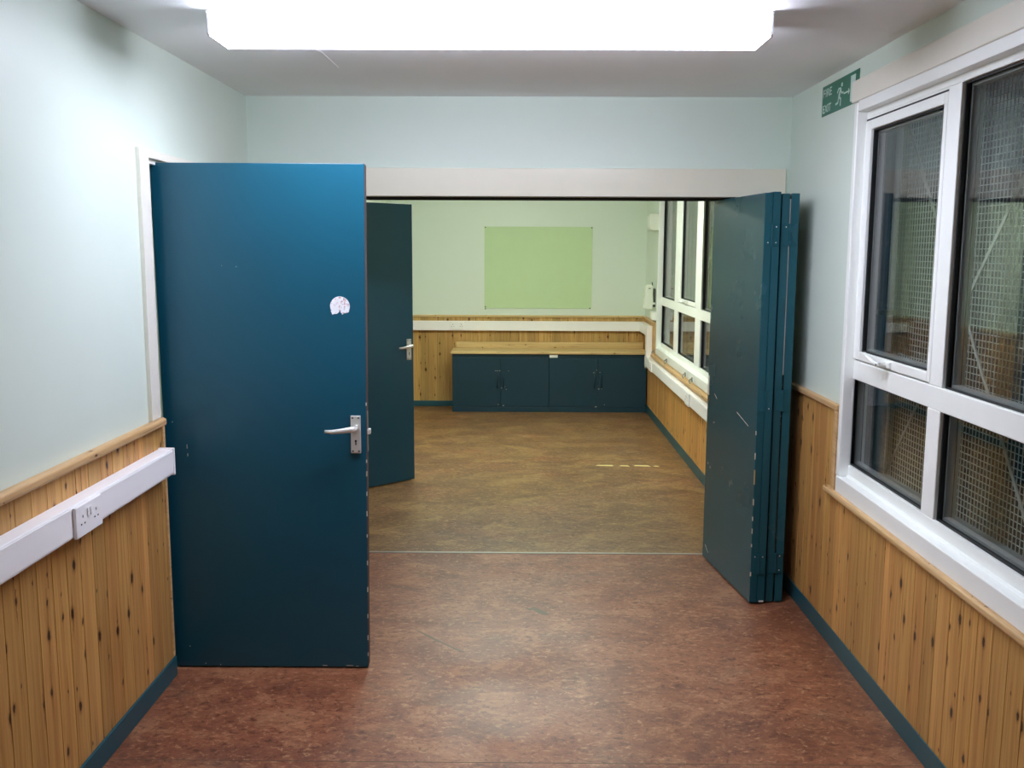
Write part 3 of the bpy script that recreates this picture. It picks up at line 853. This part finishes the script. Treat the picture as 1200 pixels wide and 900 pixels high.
# small metal window catches on the far sill
labs = ['small metal window catch on the far sill, the one in the far corner', 'small metal window catch on the far sill, second from the far corner',
        'small metal window catch on the far sill, third from the far corner', 'small metal window catch on the far sill, nearest the folding door']
for lab, yy in zip(labs, (9.17, 8.38, 7.42, 7.12)):
    r = root('window_catch', (1.312, yy, .70), lab, 'window catch', 'metal catches on the far window sill')
    m = MB(); m.box(1.305, 1.3105, yy - .018, yy + .018, .690, .722); m.build('plate', M['steel'], r)
    m = MB(); m.tube([(1.308, yy - .012, .716), (1.290, yy - .018, .708), (1.284, yy - .024, .690), (1.288, yy - .03, .678)], .0055, 8); m.build('hook', M['steel'], r)
    m = MB(); m.tube([(1.308, yy + .010, .712), (1.292, yy + .016, .700), (1.290, yy + .03, .684)], .0045, 8); m.build('tongue', M['steel'], r)

# ------------------------------------------------------------------ floor marks
for (xa, xb_) in ((.618, .745),  (.790, .868), (.905, 1.035), (1.055, 1.105)):
    pass
m = MB()
for (xa, xb_, dy) in ((.605, .745, .004), (.785, .868, -.006), (.900, 1.030, .0), (1.05, 1.10, -.012)):
    m.prism([(xa, 7.275 + dy), (xb_, 7.262 + dy), (xb_ - .012, 7.300 + dy), (xa + .02, 7.304 + dy)], 'z', .0, .0008)
tag(m.build('floor_tape', M['tape']), 'worn dashes of yellow tape on the far floor near the right wall', 'tape')
for pts_, lab in (([(.03, 4.285), (.06, 4.272), (.075, 4.295), (.10, 4.265), (.135, 4.225), (.150, 4.19), (.125, 4.195), (.095, 4.215), (.07, 4.255), (.05, 4.25)], 'short dark scuff on the lino in front of the threshold'),
                  ([(-.47, 4.03), (-.38, 3.94), (-.30, 3.853), (-.225, 3.785), (-.240, 3.78), (-.305, 3.846), (-.385, 3.928)], 'thin slanting dark scuff on the lino beside the near door')):
    m = MB(); m.prism(pts_, 'z', 0, .0004); tag(m.build('floor_scuff', M['scuff']), lab, 'scuff mark')
for nm, y_ in (('trim_seam', 2.913), ('trim_seam', 7.36)):
    m = MB(); m.box(-1.33, 1.32, y_ - .0012, y_ + .0012, 0, .0006)
    S(m.build(nm, M['scuff']), 'thin dark welded joint across the %s lino' % ('near' if y_ < 4 else 'far'), 'floor joint')

# ------------------------------------------------------------------ fire exit sign (right wall, seen facing +x: right = -y)
SX = XR - .002
sg = root('fire_exit_sign', (XR, 4.13, 2.32), 'green and white fire exit sign high on the right wall beside the window head', 'sign')
m = MB(); m.box(SX, XR, 3.905, 4.366, 2.257, 2.386); m.build('sign_plate', M['sign_green'], sg)


def text_mesh(txt, left_y, base_z, height, width, par):
    cu = D.curves.new('t', 'FONT'); cu.body = txt; cu.size = 1; cu.extrude = 0; cu.offset = .008
    to = D.objects.new('t', cu); COL.objects.link(to)
    bpy.context.view_layer.update()
    me = D.meshes.new_from_object(to.evaluated_get(bpy.context.evaluated_depsgraph_get()))
    D.objects.remove(to); D.curves.remove(cu)
    xs = [v.co.x for v in me.vertices]; ys = [v.co.y for v in me.vertices]
    sx = width / (max(xs) - min(xs)); sy = height / (max(ys) - min(ys)); mx, my = min(xs), min(ys)
    off = Vector(WLOC[par.name])
    for v in me.vertices:
        v.co = Vector((SX - .0008, left_y - (v.co.x - mx) * sx, base_z + (v.co.y - my) * sy)) - off
    bm = bmesh.new(); bm.from_mesh(me)
    g = bmesh.ops.extrude_face_region(bm, geom=bm.faces[:])
    bmesh.ops.translate(bm, verts=[e for e in g['geom'] if isinstance(e, bmesh.types.BMVert)], vec=(.0009, 0, 0))
    bmesh.ops.recalc_face_normals(bm, faces=bm.faces[:]); bm.to_mesh(me); bm.free()
    o = D.objects.new('lettering', me); COL.objects.link(o); o.parent = par; me.materials.append(M['sign_white'])
    return o


tag(text_mesh('FIRE', 4.350, 2.337, .034, .112, sg), 'word FIRE in pale letters')
tag(text_mesh('EXIT', 4.350, 2.270, .034, .108, sg), 'word EXIT in pale letters')


def bar(m, p, q, w):
    """flat bar on the sign between (y,z) points"""
    a = Vector((p[0], p[1])); c_ = Vector((q[0], q[1])); d = (c_ - a).normalized(); n = Vector((-d.y, d.x)) * w / 2
    pts = [a - n, c_ - n, c_ + n, a + n]
    m.prism([(v.x, v.y) for v in pts], 'x', SX - .0009, SX + .0002)


m = MB()          # running figure
hy, hz = 4.108, 2.357
m.prism([(hy + .0085 * math.cos(a * math.pi / 6) * 1.25, hz + .0085 * math.sin(a * math.pi / 6)) for a in range(12)], 'x', SX - .0009, SX + .0002)
bar(m, (4.118, 2.345), (4.142, 2.310), .016)      # trunk
bar(m, (4.120, 2.343), (4.148, 2.346), .007); bar(m, (4.148, 2.346), (4.164, 2.330), .007)    # rear arm
bar(m, (4.120, 2.338), (4.106, 2.322), .007); bar(m, (4.106, 2.322), (4.086, 2.323), .007)    # front arm
bar(m, (4.142, 2.312), (4.116, 2.300), .009); bar(m, (4.116, 2.300), (4.120, 2.272), .008)    # front leg
bar(m, (4.142, 2.312), (4.152, 2.288), .009); bar(m, (4.152, 2.288), (4.180, 2.286), .008)    # rear leg
m.build('running_figure', M['sign_white'], sg)
m = MB(); bar(m, (4.082, 2.316), (4.012, 2.316), .006); bar(m, (4.012, 2.316), (4.026, 2.326), .006); bar(m, (4.012, 2.316), (4.026, 2.306), .006)
m.build('arrow', M['sign_white'], sg)
m = MB(); m.box(SX - .0009, SX + .0002, 3.945, 4.000, 2.270, 2.372); m.build('door_symbol', M['sign_white'], sg)

# ------------------------------------------------------------------ world, camera, view
w = D.worlds.new('night'); SC.world = w; w.use_nodes = True
w.node_tree.nodes['Background'].inputs[0].default_value = (.004, .005, .007, 1)
w.node_tree.nodes['Background'].inputs[1].default_value = 1.0

f, p, yw, r_ = 1112.6, .1393, -.0073, -.0040
Ry = Matrix(((math.cos(yw), -math.sin(yw), 0), (math.sin(yw), math.cos(yw), 0), (0, 0, 1)))
Rp = Matrix(((1, 0, 0), (0, math.cos(p), -math.sin(p)), (0, math.sin(p), math.cos(p))))
Rr = Matrix(((math.cos(r_), 0, -math.sin(r_)), (0, 1, 0), (math.sin(r_), 0, math.cos(r_))))
R = Rr @ Rp @ Ry
cam = D.cameras.new('camera'); co = D.objects.new('camera', cam); COL.objects.link(co)
rt, fw, up = R[0], R[1], R[2]
co.matrix_world = Matrix(((rt[0], up[0], -fw[0], 0), (rt[1], up[1], -fw[1], 0), (rt[2], up[2], -fw[2], 1.6633), (0, 0, 0, 1)))
cam.sensor_width = 36; cam.lens = f / 1200 * 36; cam.clip_start = .02
SC.camera = co

SC.view_settings.view_transform = 'Standard'
try: SC.view_settings.look = 'None'
except Exception: pass
SC.view_settings.gamma = 1; SC.view_settings.use_curve_mapping = False
SC.view_settings.exposure = 2.03
SC.cycles.use_denoising = True
SC.cycles.max_bounces = 10; SC.cycles.diffuse_bounces = 6; SC.cycles.glossy_bounces = 5
SC.cycles.transparent_max_bounces = 24
SC.cycles.sample_clamp_indirect = 6
SC.cycles.caustics_reflective = False; SC.cycles.caustics_refractive = False
